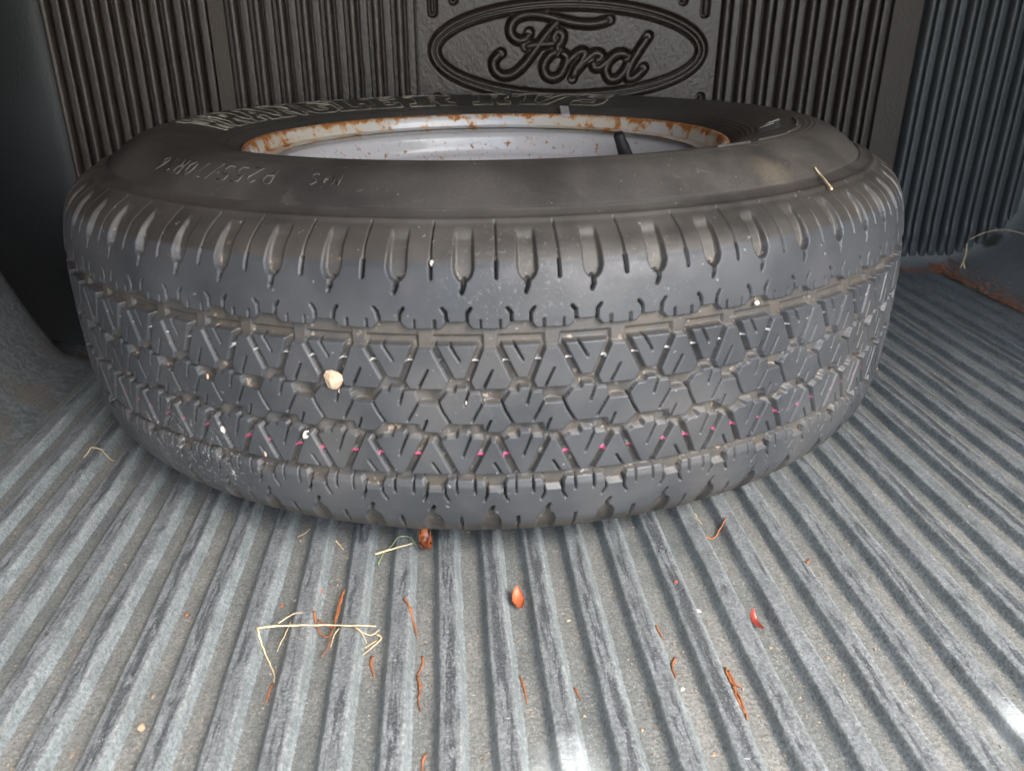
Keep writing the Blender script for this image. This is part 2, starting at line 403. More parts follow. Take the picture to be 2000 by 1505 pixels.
# ------------------------------------------------------------------ front wall (bulkhead) of the bed
YW = 1.212
wall_b = mesh('front_wall', *(lambda X, Z: (np.stack([X, np.full_like(X, 1.225), Z], -1).reshape(-1, 3), grid_faces(20, 20)))(*np.meshgrid(np.linspace(-.62, .99, 20), np.linspace(-.01, .52, 20), indexing='ij')), M_wall)
tag(wall_b, 'dark ribbed plastic front wall of the truck bed behind the tyre', kind='structure')
def box(name, x0, x1, y0, y1, z0, z1, m, parent=None):
    V = [(x, y, z) for x in (x0, x1) for y in (y0, y1) for z in (z0, z1)]
    F = [(0, 1, 3, 2), (4, 6, 7, 5), (0, 4, 5, 1), (2, 3, 7, 6), (0, 2, 6, 4), (1, 5, 7, 3)]
    o = mesh(name, V, F, m, parent, smooth=False); return o
NZ = 90
def wall_rib(x, wd, hgt, z0, rnd, yb=1.2245, seed=0):
    """vertical rib on the wall, cross-section rounded (rnd) or flat topped"""
    if rnd: c = np.array([-1, -.95, -.8, -.55, -.28, 0, .28, .55, .8, .95, 1]); hh = np.array([0, .35, .68, .9, .98, 1, .98, .9, .68, .35, 0])
    else: c = np.array([-1, -.97, -.9, -.8, -.4, 0, .4, .8, .9, .97, 1]); hh = np.array([0, .6, .88, .97, .98, .98, .98, .97, .88, .6, 0])
    zs = np.concatenate([z0 - .004 + np.array([0, .001, .003, .006]), np.linspace(z0 + .006, .49, NZ - 4)])
    cap = np.clip((zs - (z0 - .004)) / .010, 0, 1) ** .5; fade = .25 + .75 * np.clip((zs - z0) / .035, 0, 1)
    xx = x + .00015 * wob(zs, seed, .3, 2)
    X = xx[:, None] + wd / 2 * c[None] * (.5 + .5 * cap[:, None]); Z = np.repeat(zs[:, None], len(c), 1)
    Y = yb - (hgt * hh[None] * fade[:, None] + .0) * cap[:, None] - .013 * (1 - np.clip((zs - z0) / .06, 0, 1))[:, None] ** 2 * (x > -9) - .00008 * wob(Z + c[None] * .02, seed + 5, .06)
    return np.stack([X, Y, Z], -1).reshape(-1, 3), grid_faces(NZ, len(c))[:, ::-1]
def ribs(xs, z0f, depth=.013, ma=None, mb=None):
    ma = ma or M_wallr; mb = mb or M_wall
    for i, x in enumerate(xs):
        z0 = z0f(x)
        V, F = wall_rib(x + .0085, .0125, depth, z0, True, seed=int(x * 1e4) + 700); mesh('rib', V, F, ma, wall_b)
        V, F = wall_rib(x + .0232, .0125, depth * .80, z0, False, seed=int(x * 1e4) + 900); mesh('rib', V, F, mb, wall_b)
low = lambda x: .012
cornerz = lambda x: .006 + 1.6 * max(0, abs(x - .185) - .585) ** 2
ribs([-.281 + i * .0315 for i in range(8)], low)
ribs([.3945 + i * .0311 for i in range(8)], low)
ribs([-.5220 + i * .0311 for i in range(7)], cornerz, .016)
ribs([.6925 + i * .0311 for i in range(7)], cornerz, .016, M_wallr_bounce, M_wallr_bounce)
box('strip', -.3040, -.2835, 1.2140, 1.2243, .0, .49, M_strip, wall_b)
box('strip', .6455, .6880, 1.2150, 1.2243, .0, .49, M_strip, wall_b)

# emblem panel: relief sheet with moulded channels round every raised stroke
EMB = {
'F': [[(0.1256, 0.3324), (0.1225, 0.3256), (0.1129, 0.3221), (0.1026, 0.3266), (0.099, 0.3353), (0.1032, 0.3469), (0.1148, 0.3536), (0.1296, 0.3556), (0.1466, 0.3537), (0.1637, 0.3499), (0.1809, 0.3461), (0.2003, 0.3436), (0.2196, 0.3442), (0.2376, 0.3491)],
      [(0.1659, 0.347), (0.1576, 0.3393), (0.1471, 0.3276), (0.1366, 0.3138), (0.126, 0.2999), (0.1131, 0.2859), (0.1002, 0.2779), (0.0872, 0.2769), (0.0775, 0.284), (0.0754, 0.294), (0.0808, 0.302), (0.0862, 0.3059)],
      [(0.1209, 0.3142), (0.1301, 0.3162), (0.143, 0.3177), (0.1559, 0.3181), (0.1623, 0.3193)]],
'o': [[(0.1623, 0.3187), (0.1596, 0.3266), (0.1652, 0.3338), (0.1717, 0.3291), (0.1698, 0.3207), (0.165, 0.3142), (0.1669, 0.3078)],
      [(0.1658, 0.3088), (0.1541, 0.3029), (0.1461, 0.2899), (0.1491, 0.2778), (0.1591, 0.2733), (0.1699, 0.2777), (0.1772, 0.2898), (0.1784, 0.3009), (0.1702, 0.3078)]],
'r': [[(0.1765, 0.2908), (0.1867, 0.3008), (0.1973, 0.3078), (0.2043, 0.3062), (0.1999, 0.2958), (0.1926, 0.2858), (0.1876, 0.2732)],
      [(0.1927, 0.2833), (0.2022, 0.2938), (0.2127, 0.3028), (0.2202, 0.3062), (0.2276, 0.3034), (0.2256, 0.2982), (0.2185, 0.2966)]],
'd': [[(0.2163, 0.2958), (0.2178, 0.2881), (0.2266, 0.2877), (0.2372, 0.2958), (0.2477, 0.3042), (0.2574, 0.3058)],
      [(0.2665, 0.3014), (0.2574, 0.3058), (0.2456, 0.3018), (0.2373, 0.2927), (0.235, 0.2816), (0.2406, 0.2724), (0.2516, 0.2724), (0.2621, 0.2826), (0.2683, 0.2967)],
      [(0.2932, 0.328), (0.2823, 0.3118), (0.2724, 0.2957), (0.2666, 0.2815), (0.2676, 0.2729), (0.2749, 0.2733), (0.2844, 0.2805), (0.2896, 0.2866)]]}
STROKES = {kk: [catmull(s, 7) for s in v] for kk, v in EMB.items()}
EX0, EX1, EZ0, EZ1 = -.0265, .3915, .12, .49
OC, OA, OB = (.1825, .3087), .1885, .0600
st = .00125
ex = np.arange(EX0, EX1 + st / 2, st); ez = np.arange(EZ0, EZ1 + st / 2, st)
XX, ZZ = np.meshgrid(ex, ez, indexing='ij')
def segdist(X, Z, pl):
    d = np.full(X.shape, 9.)
    x0, x1 = pl[:, 0].min() - .02, pl[:, 0].max() + .02; z0, z1 = pl[:, 1].min() - .02, pl[:, 1].max() + .02
    m = (X > x0) & (X < x1) & (Z > z0) & (Z < z1); x = X[m]; z = Z[m]; dd = np.full(x.shape, 9.)
    for a, b in zip(pl[:-1], pl[1:]):
        ab = b - a; L = ab @ ab + 1e-15
        t = np.clip(((x - a[0]) * ab[0] + (z - a[1]) * ab[1]) / L, 0, 1)
        dd = np.minimum(dd, np.hypot(x - a[0] - t * ab[0], z - a[1] - t * ab[1]))
    d[m] = dd; return d
dl = np.full(XX.shape, 9.)
for v in STROKES.values():
    for s in v: dl = np.minimum(dl, segdist(XX, ZZ, s))
def elld(X, Z, a, b):
    q = np.hypot((X - OC[0]) / a, (Z - OC[1]) / b); g = np.hypot((X - OC[0]) / a ** 2, (Z - OC[1]) / b ** 2) / np.maximum(q, 1e-6)
    return (q - 1) / np.maximum(g, 1e-6)
_a = np.linspace(0, 2 * np.pi, 161); de = segdist(XX, ZZ, np.stack([OC[0] + OA * np.cos(_a), OC[1] + OB * np.sin(_a)], -1))
SLOTS = [(-.0068, .358, .40), (.3715, .358, .40), (.0215, .3735, .42), (.3395, .3735, .42), (-.004, .20, .247), (.3755, .20, .247)]
def cap_(X, Z, x, z0, z1): return np.hypot(X - x, Z - np.clip(Z, z0, z1))
ds = np.full(XX.shape, 9.)
for x, z0, z1 in SLOTS: ds = np.minimum(ds, cap_(XX, ZZ, x, z0, z1))
sm = lambda a, b, v: (lambda t: t * t * (3 - 2 * t))(np.clip((v - a) / (b - a), 0, 1))
H = np.zeros(XX.shape)
H -= .0062 * (1 - sm(.0048, .0082, dl))
H -= .0058 * (1 - sm(.0066, .0098, de))
H -= .0085 * (1 - sm(.0045, .0072, ds))
H += .0070 * (1 - sm(.0008, .0030, ds))
H *= 1.0
H += .0001 * wob(XX + ZZ * .7, 3, .05)
YY = YW - H
panel = mesh('emblem_panel', np.stack([XX, YY, ZZ], -1).reshape(-1, 3), grid_faces(len(ex), len(ez)), M_wall, wall_b)
tag(panel, 'flat dark panel with a raised oval and script lettering')
box('panel_lower', EX0 + .0003, EX1 - .0003, YW + .0003, 1.2243, .0, EZ0 - .0003, M_wall, wall_b)
for s in (EX0, EX1):
    box('panel_edge', s - .0012, s + .0012, YW - .0002, 1.2243, .0, .489, M_wall, wall_b)
def bead(p2, r, y, flat=.8, closed=False):
    pts = np.stack([p2[:, 0], np.full(len(p2), y), p2[:, 1]], -1)
    V, F = tube(pts, r, 10, closed, np.array([0, 1.0, 0])); V[:, 1] = y + (V[:, 1] - y) * flat; return V, F
for kk, v in STROKES.items():
    parts = []
    for i, s in enumerate(v):
        rr = np.full(len(s), .0044); rr[0] *= .5; rr[-1] *= .5; rr[1] *= .85; rr[-2] *= .85
        parts.append(bead(s, rr, YW + .0022 + .00013 * i, 1.25))
    V, F = join(parts); tag(mesh('letter', V, F, M_wallr, panel), 'raised script letter %s' % kk)
for da, r in ((.0034, .0026), (-.0034, .0024)):
    a = np.linspace(0, 2 * np.pi, 160, endpoint=False)
    p2 = np.stack([OC[0] + (OA + da) * np.cos(a), OC[1] + (OB + da) * np.sin(a)], -1)
    V, F = bead(p2, r, YW + .0025, 1.4, True); tag(mesh('oval_ring', V, F, M_wallr, panel), 'raised oval outline, %s of two' % ('outer' if da > 0 else 'inner'))

# ------------------------------------------------------------------ rest of the bed: unseen canopy over it, skewed to darken the left, side walls above the liner, ground outside
ROOF_Y0 = -.05
def struct(o, label): return tag(o, label, kind='structure')
_rv = [(-.66, -.55), (1.12, .08), (1.12, 1.35), (-.66, 1.35)]  # rear edge slanted so the left of the bed gets less light
struct(mesh('unseen_canopy_roof', [(x, y, z) for z in (.80, .83) for x, y in _rv], [(3, 2, 1, 0), (4, 5, 6, 7), (0, 1, 5, 4), (1, 2, 6, 5), (2, 3, 7, 6), (3, 0, 4, 7)], M_unseen_canopy, smooth=False), 'roof of the unseen canopy over the truck bed, slanted to shade its left')
struct(box('unseen_canopy_wall', -.66, 1.12, 1.2300, 1.26, -.05, .799, M_unseen_canopy), 'front of the unseen canopy above the bed wall')
struct(box('unseen_canopy_wall', -.68, -.661, -1.1, 1.2299, -.05, .799, M_unseen_canopy), 'left side of the unseen canopy, extended back to darken the left of the bed')
struct(box('unseen_canopy_wall', 1.121, 1.15, .15, 1.26, -.05, .799, M_unseen_canopy), 'right side of the unseen canopy over the truck bed')
g = box('ground', -60, 60, -60, 60, -1.0, -.9, M_ground); struct(g, 'pale concrete ground outside the truck')

# ------------------------------------------------------------------ the tyre on its rim
CX, CY = 0.047082, 0.814235
wheel = empty('spare_wheel', (CX, CY, 0.0))
wheel.rotation_euler = (-.0116, -.0124, 0)
tag(wheel, 'worn all terrain tyre on a rusty silver steel rim lying flat on the bed floor', 'tyre')
tyre = None
ZM = .1315
prof_w = np.array([0, 20, 40, 55, 62, 70, 76, 80, 84, 88.5, 92.5, 96.5, 101.5, 104.5, 106.5, 109, 111]) / 1000
prof_r = np.array([.3826, .3824, .3818, .3805, .3796, .3782, .3768, .3755, .3740, .3718, .3690, .3652, .3580, .3523, .3470, .3405, .3368])
def rad(wv): return np.interp(np.abs(wv), prof_w, prof_r)
# sample rows by arc length
wf = np.linspace(-.1107, .1107, 6000); rf = rad(wf)
kern = np.hanning(160); kern /= kern.sum(); rf = np.convolve(np.pad(rf, 80, 'edge'), kern, 'same')[80:-80]
sl_ = np.concatenate([[0], np.cumsum(np.hypot(np.diff(wf), np.diff(rf)))])
M = 330; ss = np.linspace(0, sl_[-1], M); wr = np.interp(ss, sl_, wf); rr0 = np.interp(ss, sl_, rf)
tw = np.gradient(wr, ss); tr = np.gradient(rr0, ss); nr_, nw_ = tw, -tr          # outward normal in (r,w)
fine_th = np.arange(172, 368, .1135); th = np.concatenate([fine_th, np.arange(368, 532, .55)[0:]])
th = th[th < 531.8]
# pitch boundaries with slight variation
NP = 62; rp = np.random.default_rng(4); pv = rp.choice([.95, 1.0, 1.06], NP); pv[0:2] = 1; pv = pv / pv.sum() * 360
# put junction 0 at 266.9 deg
i0 = 15; b = np.concatenate([[0], np.cumsum(pv)]); b = b - b[i0] + 266.9
tt = (th - b[0]) % 360 + b[0]
idx = np.clip(np.searchsorted(b, tt, side='right') - 1, 0, NP - 1)
uc = (tt - b[idx]) / pv[idx]; pm = np.radians(pv[idx]) * 382
U = uc[:, None].astype(np.float32); PM = pm[:, None].astype(np.float32); Wm = (wr * 1000)[None].astype(np.float32)
N = len(th); DEP = np.zeros((N, M), np.float32)
def sst(x): x = np.clip(x, 0, 1); return x * x * (3 - 2 * x)
SIP = np.zeros((N, M), np.float32)
def groove_seg(pts, hw, D, hw2=None):
    global DEP, SIP
    fine = hw < 1.5; sf = .55 if fine else .7; D = D + 2 if fine else D
    hw2 = hw if hw2 is None else hw2
    n = len(pts) - 1
    wlo = min(p[1] for p in pts) - 4; whi = max(p[1] for p in pts) + 4
    c = np.where((Wm[0] > wlo) & (Wm[0] < whi))[0]; c0, c1 = c[0], c[-1] + 1; Wc = Wm[:, c0:c1]
    for kk in (-1, 0, 1):
        for i in range(n):
            ax, aw = pts[i]; bx, bw = pts[i + 1]; ax = (ax + kk) * PM; bx = (bx + kk) * PM
            dx = bx - ax; dw = bw - aw; L = dx * dx + dw * dw
            x = U * PM - ax; y = Wc - aw
            t = np.clip((x * dx + y * dw) / L, 0, 1)
            d = np.hypot(x - t * dx, y - t * dw)
            h_ = hw + (hw2 - hw) * ((i + t) / n)
            g_ = sst((h_ - d) / sf + .5).astype(np.float32)
            DEP[:, c0:c1] = np.maximum(DEP[:, c0:c1], D * g_)
            if fine: SIP[:, c0:c1] = np.maximum(SIP[:, c0:c1], g_)
def band(hi, lo, D, soft=.65):
    global DEP
    hi = np.interp(uc, hi[0], hi[1])[:, None]; lo = np.interp(uc, lo[0], lo[1])[:, None]
    return D * sst((hi - Wm) / soft + .5) * sst((Wm - lo) / soft + .5)
# main circumferential grooves
g1 = band(([0, .25, .345, .65, .745, 1], [50, 50, 54, 54, 50, 50]), ([0, .10, .17, .83, .90, 1], [38.5, 38.5, 41, 41, 38.5, 38.5]), 7)
g1 = np.minimum(g1, np.interp(uc, [0, .11, .14, .86, .89, 1], [4.2, 4.2, 9, 9, 4.2, 4.2])[:, None] + 0 * Wm)
g1 = np.minimum(g1, 4.6 + 3.2 * sst((46.0 - Wm) / 1.2))
DEP = np.maximum(DEP, g1)
DEP = np.maximum(DEP, np.minimum(band(([0, .27, .35, .66, .74, 1], [12.5, 12.5, 19.4, 19.4, 12.5, 12.5]), ([0, .16, .29, .31, .435, .455, .62, .64, .83, .88, 1], [3.5, 3.5, 10.5, 11, 11, 14, 14, 11, 11, 3.5, 3.5]), 7),
     5 + 1.6 * np.cos(uc * 4 * np.pi)[:, None] + 0 * Wm))
DEP = np.maximum(DEP, np.minimum(band(([0, .17, .30, .84, .87, 1], [-16, -16, -10.6, -10.6, -16, -16]), ([0, .17, .28, .435, .455, .62, .64, .84, .9, 1], [-21.5, -21.5, -19, -19, -16, -16, -19, -19, -21.5, -21.5]), 7),
     5 + 1.6 * np.cos(uc * 4 * np.pi + .6)[:, None] + 0 * Wm))
DEP = np.maximum(DEP, np.minimum(band(([0, 1], [-46, -46]), ([0, .16, .24, .84, .92, 1], [-58, -58, -50.5, -50.5, -58, -58]), 7), 5.2 + 0 * Wm + 1.4 * (np.abs(uc - .55) < .3)[:, None]))
# chamfer on the lower shoulder
DEP = np.maximum(DEP, 1.6 * sst((Wm + 56.5) / 6) * (Wm < -45))
# second rib slants, row four slants
S2 = [[(-.15, 39.5), (-.36, 19)], [(.13, 39.5), (.39, 18.5)]]
S4 = [[(-.08, -21.5), (-.385, -46)], [(.11, -21.5), (.40, -46)]]
for s in S2 + S4: groove_seg(s, 1.75, 5.6)
# tie bars carrying the paint lines
bar2 = np.abs(Wm - 30.6) < 1.5; bar4 = np.abs(Wm + 32.0) < 1.5
groove_mask = DEP > 2.0
DEP = np.where((bar2 | bar4) & (DEP > 3.4), 3.4, DEP).astype(np.float32)
lot = np.random.default_rng(3).uniform(0, 1, (NP, 2)); side = (uc > .5).astype(int); pres = lot[idx, side]
half2 = np.interp(pres, [0, 1], [.0, .85])[:, None]
white = (np.abs(Wm - 30.6) < half2) & groove_mask
pink = (np.abs(Wm + 32.0) < half2 + .35) & groove_mask & (pres > .1)[:, None]
# sipes
groove_seg([(.37, 41.5), (.52, 31)], .45, 4.5, .3); groove_seg([(.02, 25), (-.115, 14)], .35, 4.5, .5)
groove_seg([(.165, 4.5), (.23, -2), (.36, -11)], .45, 4.5); groove_seg([(-.135, 4.5), (-.31, -8)], .38, 4.5); groove_seg([(.64, 11), (.58, 3)], .4, 4); groove_seg([(-.03, -8), (-.11, -16)], .42, 4.5)
groove_seg([(.65, -19), (.52, -32)], .45, 4.5, .3); groove_seg([(.02, -37), (.15, -46)], .42, 4.5)
# upper shoulder sipes
groove_seg([(.28, 62.3), (.335, 59.6), (.35, 53.8)], .6, 4.5, .7); groove_seg([(.71, 62.3), (.652, 59.2), (.646, 53.8)], .6, 4.5, .7)
groove_seg([(.862, 55.3), (.862, 50)], .4, 3.5); groove_seg([(.16, 55.3), (.16, 50)], .4, 3.5)
# lower shoulder sipes
groove_seg([(-.11, -55), (-.11, -61.5), (-.165, -66)], .55, 4.5); groove_seg([(.19, -55), (.19, -61.5), (.245, -66)], .55, 4.5)
groove_seg([(.39, -50), (.39, -60)], .45, 3.8); groove_seg([(.69, -50), (.69, -60)], .45, 3.8)
# shoulder lugs and their tails, upper then lower
def lug(u0, sg):
    global DEP
    Wa = Wm * sg
    for kk in (-1, 0, 1):
        x = np.abs(U * PM - (u0 + kk) * PM)
        hw = np.interp(Wa[0], [77.6, 80, 84, 103.5], [2.0, 4.2, 5.6, 5.3])[None]
        dd = np.interp(Wa[0], [78, 84, 96, 103.5], [5.6, 5.2, 3.4, 2.0])[None]
        m = sst((hw - x) / 1.5 + .5) * sst((Wa - 77.8) / 1.2 + .5) * sst((104.0 - Wa) / 5.0)
        DEP = np.maximum(DEP, (dd * m).astype(np.float32))
    groove_seg([(u0, sg * 79), (u0 - .005, sg * 74), (u0 - .035 * sg, sg * 71)], 1.25, 5, .8)
lug(.615, 1); lug(-.05, -1)
groove_seg([(.115, 105), (.115, 88)], .35, 1.6); groove_seg([(.115, 88), (.115, 79.3)], .85, 4.5, .75)
groove_seg([(.43, -105), (.43, -88)], .35, 1.6); groove_seg([(.43, -88), (.43, -80.5)], .85, 4.5, .75)
# decorative ridge where the buttress meets the sidewall, wear
aw = np.abs(Wm)
DEP = DEP - (1.3 * np.exp(-((aw - 105.9) / .9) ** 2)).astype(np.float32)
DEP += (.10 * wob(th[:, None] / 57.3 * .38 + 0 * Wm, 17, .11)).astype(np.float32)
DEP += (.25 * sst((aw - 84) / 3) * (1 - sst((aw - 100) / 3))).astype(np.float32)
DEP = DEP - .0
thr = np.radians(th)[:, None]
R_ = rr0[None] - DEP / 1000 * nr_[None]; W_ = wr[None] - DEP / 1000 * nw_[None]
V = np.stack([R_ * np.cos(thr), R_ * np.sin(thr), ZM + W_], -1).reshape(-1, 3)
# ---- sidewall (the tyre body)
def sw(sgn):
    pr = np.array([(.3440, .1050), (.3408, .1080), (.3372, .1105), (.335, .1128), (.328, .1190), (.318, .1258), (.308, .1300), (.298, .1316), (.288, .1314), (.277, .1300), (.266, .1275), (.255, .1242), (.245, .1205), (.237, .1165), (.232, .1120), (.229, .1080), (.225, .1040), (.217, .0980)])
    c = catmull(pr, 14)
    for rg, am in ((.3005, .0005), (.2965, .0005), (.2480, .0006), (.2440, .0006), (.2400, .0006), (.2915, .0003)): c[:, 1] += am * np.exp(-((c[:, 0] - rg) / .0009) ** 2)
    if sgn < 0: c[:, 1] = np.minimum(c[:, 1], .1290)
    return c
cu = sw(1); cl = sw(-1)
body = np.concatenate([np.stack([cu[::-1][:, 0], ZM + cu[::-1][:, 1]], -1), [(.334, ZM + .085), (.334, ZM - .085)], np.stack([cl[:, 0], ZM - cl[:, 1]], -1)])
# body: bead top -> up to shoulder -> hidden carcass below the tread -> lower bead
Vb, Fb = lathe(body, 540)
inner = np.tile(sm(.305, .285, body[:, 0]) , (540, 1))
tyre = mesh('tyre', Vb, Fb, M_side, wheel, attrs={'inner': inner})
tag(tyre, 'black rubber tyre with worn sidewall lettering')
tread = mesh('tread', V, grid_faces(N, M, True), M_tread, tyre,
     attrs={'depth': DEP / 6.0, 'sipe': SIP, 'white': white, 'pink': pink, 'shoulder': np.tile(sst((aw - 86.3) / 2.2), (N, 1)), 'across': np.tile(Wm / 100, (N, 1))})
tag(tread, 'worn tread with zigzag grooves, sipes and paint dots')

def side_h(rho): return ZM + np.interp(rho, cu[::-1][:, 0], cu[::-1][:, 1])
def on_side(x, y, th0, rho0, h=0.0):
    """glyph plane (x along the arc clockwise, y outwards) to the sidewall"""
    rho = rho0 + np.asarray(y); a = math.radians(th0) - np.asarray(x) / (rho0 + .01)
    return np.stack([rho * np.cos(a), rho * np.sin(a), side_h(rho) + h], -1)
GL = {
'L': [[(0, 0), (9.5, 0), (9.5, 4), (7.6, 4), (7.6, 2), (5, 2), (5, 8), (6.6, 8), (6.6, 10), (0, 10), (0, 8), (1.8, 8), (1.8, 2), (0, 2)]],
'E': [[(0, 0), (9.5, 0), (9.5, 3.4), (7.7, 3.4), (7.7, 2), (5, 2), (5, 4.2), (7, 4.2), (7, 6), (5, 6), (5, 8), (7.7, 8), (7.7, 6.8), (9.5, 6.8), (9.5, 10), (0, 10), (0, 8), (1.8, 8), (1.8, 2), (0, 2)]],
'T': [[(2.6, 0), (7.4, 0), (7.4, 2), (6.5, 2), (6.5, 8), (8.2, 8), (8.2, 6.5), (10, 6.5), (10, 10), (0, 10), (0, 6.5), (1.8, 6.5), (1.8, 8), (3.5, 8), (3.5, 2), (2.6, 2)]],
'R': [[(0, 0), (5.4, 0), (5.4, 2), (4.8, 2), (4.8, 3.8), (5.6, 3.8), (7, 0), (10.2, 0), (10.2, 2), (9, 2), (8.2, 4.4), (9.3, 5.6), (9.5, 8), (8.4, 9.6), (7, 10), (0, 10), (0, 8), (1.6, 8), (1.6, 2), (0, 2)], [(4.8, 5.8), (6.2, 5.8), (6.4, 8), (4.8, 8)]],
'A': [[(0, 0), (4, 0), (4, 2), (3.4, 2), (3.8, 3), (6.6, 3), (7, 2), (6.3, 2), (6.3, 0), (10.6, 0), (10.6, 2), (9.8, 2), (7, 10), (2.6, 10), (2.6, 8), (3.3, 8), (1, 2), (0, 2)], [(4.4, 4.8), (6, 4.8), (5.2, 7.4)]],
'N': [[(0, 0), (4.6, 0), (4.6, 2), (3.9, 2), (3.9, 6.2), (7.4, 0), (9.2, 0), (9.2, 8), (10.2, 8), (10.2, 10), (6, 10), (6, 8), (6.8, 8), (6.8, 5), (4, 10), (0, 10), (0, 8), (1.4, 8), (1.4, 2), (0, 2)]],
'G': [[(2.4, 0), (8, 0), (9.8, 1.4), (9.8, 5.4), (5.4, 5.4), (5.4, 3.8), (6.8, 3.8), (6.8, 2), (4, 2), (3.2, 3), (3.2, 7), (4, 8), (6.8, 8), (7.6, 6.8), (9.6, 6.8), (9.6, 10), (7.8, 10), (7.4, 9.6), (6.4, 10), (2.4, 10), (.2, 8), (.2, 2)]],
'W': [[(2.6, 0), (4.6, 0), (5.6, 3.6), (6.6, 0), (8.6, 0), (10.6, 8), (11.4, 8), (11.4, 10), (7.6, 10), (7.6, 8), (8.4, 8), (7.6, 4), (6.2, 9), (5, 9), (3.6, 4), (2.8, 8), (3.6, 8), (3.6, 10), (-.2, 10), (-.2, 8), (.6, 8)]],
'/': [[(0, 0), (3, 0), (9, 10), (6, 10)]],
'S': [[(.4, 0), (7.6, 0), (9.4, 1.6), (9.4, 4.6), (7.6, 6), (3.4, 6.4), (3.4, 8), (6.8, 8), (7, 7), (9, 7), (9, 10), (2, 10), (.4, 8.6), (.4, 5.6), (2, 4.2), (6.4, 3.8), (6.4, 2), (3, 2), (2.6, 3), (.4, 3)]]}
def outline_letter(ch, th0, rho0, sx, sy, seed):
    parts = []
    for loop in GL[ch]:
        pts = []
        L = loop + [loop[0]]
        for a, b_ in zip(L[:-1], L[1:]):
            n = max(1, int(math.hypot((b_[0] - a[0]) * sx, (b_[1] - a[1]) * sy) / .004))
            for q in range(n): pts.append((a[0] + (b_[0] - a[0]) * q / n, a[1] + (b_[1] - a[1]) * q / n))
        pts = np.array(pts); p3 = on_side((pts[:, 0] - 5) * sx, pts[:, 1] * sy, th0, rho0, .0004)
        parts.append(tube(p3, .00085 * (1 + .25 * wob(np.arange(len(pts)) * .1, seed, .9)), 6, True))
    V, F = join(parts)
    tag(mesh('raised_letter', V, F, M_letter, tyre), 'outlined slab letter %s on the far sidewall' % ch)
for i, (ch, a) in enumerate([('W', 175), ('R', 164.5), ('A', 154.8), ('N', 144.5), ('G', 134.3), ('L', 125), ('E', 115.3), ('R', 102.2), ('R', 85.5), ('T', 75), ('/', 67.3), ('S', 58)]):
    outline_letter(ch, a, .2505, (.0044 if i < 7 else .0058 if i == 7 else .0047), .0041, 300 + i)
# small raised size marking on the near left sidewall (upside down from here)
def stroke_text(txt, th0, rho0, hgt, adv, r, labelf):
    ST = {'P': [[(0, 0), (0, 1), (.5, 1), (.6, .78), (.5, .52), (0, .5)]], '2': [[(0, .85), (.2, 1), (.55, .95), (.6, .7), (0, 0), (.62, 0)]],
          '5': [[(.6, 1), (.05, 1), (0, .58), (.4, .62), (.62, .35), (.45, .03), (0, .08)]], '/': [[(0, -.1), (.55, 1.1)]],
          '7': [[(0, 1), (.6, 1), (.2, 0)]], '0': [[(.3, 0), (0, .3), (0, .7), (.3, 1), (.6, .7), (.6, .3), (.3, 0)]],
          'R': [[(0, 0), (0, 1), (.5, 1), (.6, .78), (.5, .52), (0, .5)], [(.3, .5), (.62, 0)]], '1': [[(.1, .8), (.35, 1), (.35, 0)]],
          '6': [[(.5, 1), (.1, .6), (0, .25), (.3, 0), (.6, .25), (.4, .52), (.05, .4)]],
          'M': [[(0, 0), (0, 1), (.35, .4), (.7, 1), (.7, 0)]], '+': [[(.3, .2), (.3, .8)], [(0, .5), (.6, .5)]], 'S': [[(.6, .9), (.3, 1), (0, .8), (.1, .55), (.55, .45), (.6, .15), (.3, 0), (0, .1)]]}
    x = 0
    for ch in txt:
        parts = []
        for s in ST[ch]:
            s = np.array(s); p3 = on_side(x + s[:, 0] * adv * .9, s[:, 1] * hgt, th0, rho0, .0001); parts.append(tube(p3, r * .9, 6))
        V, F = join(parts); tag(mesh('raised_mark', V, F, M_raised, tyre), labelf % ch); x += adv
stroke_text('P255/70R16', -118.0, .3150, .0115, .0126, .00075, 'small raised character %s of the size marking on the near sidewall')
stroke_text('M+S', -109.5, .3170, .0085, .0080, .0007, 'small raised character %s on the near sidewall')
# bluish moulded patch and raised bars at the right of the inner sidewall
a = np.linspace(-27, -13, 26); rr_ = np.linspace(.252, .272, 8)
Vp = []
for r in rr_:
    for q in a:
        e = min(1, (q + 27) / 2.2, (-13 - q) / 2.2, (r - .2519) / .003, (.2721 - r) / .003)
        Vp.append((r * math.cos(math.radians(q)), r * math.sin(math.radians(q)), side_h(r) - .0006 + .0018 * max(0, e) ** .5))
tag(mesh('moulded_patch', Vp, grid_faces(8, 26), M_blue, tyre), 'bluish raised moulded patch at the right of the inner sidewall')
for a0, a1, r0 in ((-26, -14, .2850), (-38, -27.5, .2880), (-50, -39.5, .2905), (-60, -53, .2925)):
    p = [(r0 * math.cos(math.radians(q)), r0 * math.sin(math.radians(q)), side_h(r0) + .0001) for q in np.linspace(a0, a1, 12)]
    V_, F_ = tube(p, .0013, 6); mesh('raised_bar', V_, F_, M_raised, tyre)
for a0, r0 in ((-20, .262), (-16, .268)):
    p = [(r * math.cos(math.radians(a0)), r * math.sin(math.radians(a0 + j * .3)), side_h(r) + .001) for j, r in enumerate(np.linspace(r0 - .008, r0 + .006, 6))]
    V_, F_ = tube(p, .0010, 6); mesh('raised_mark', V_, F_, M_letter, tyre)

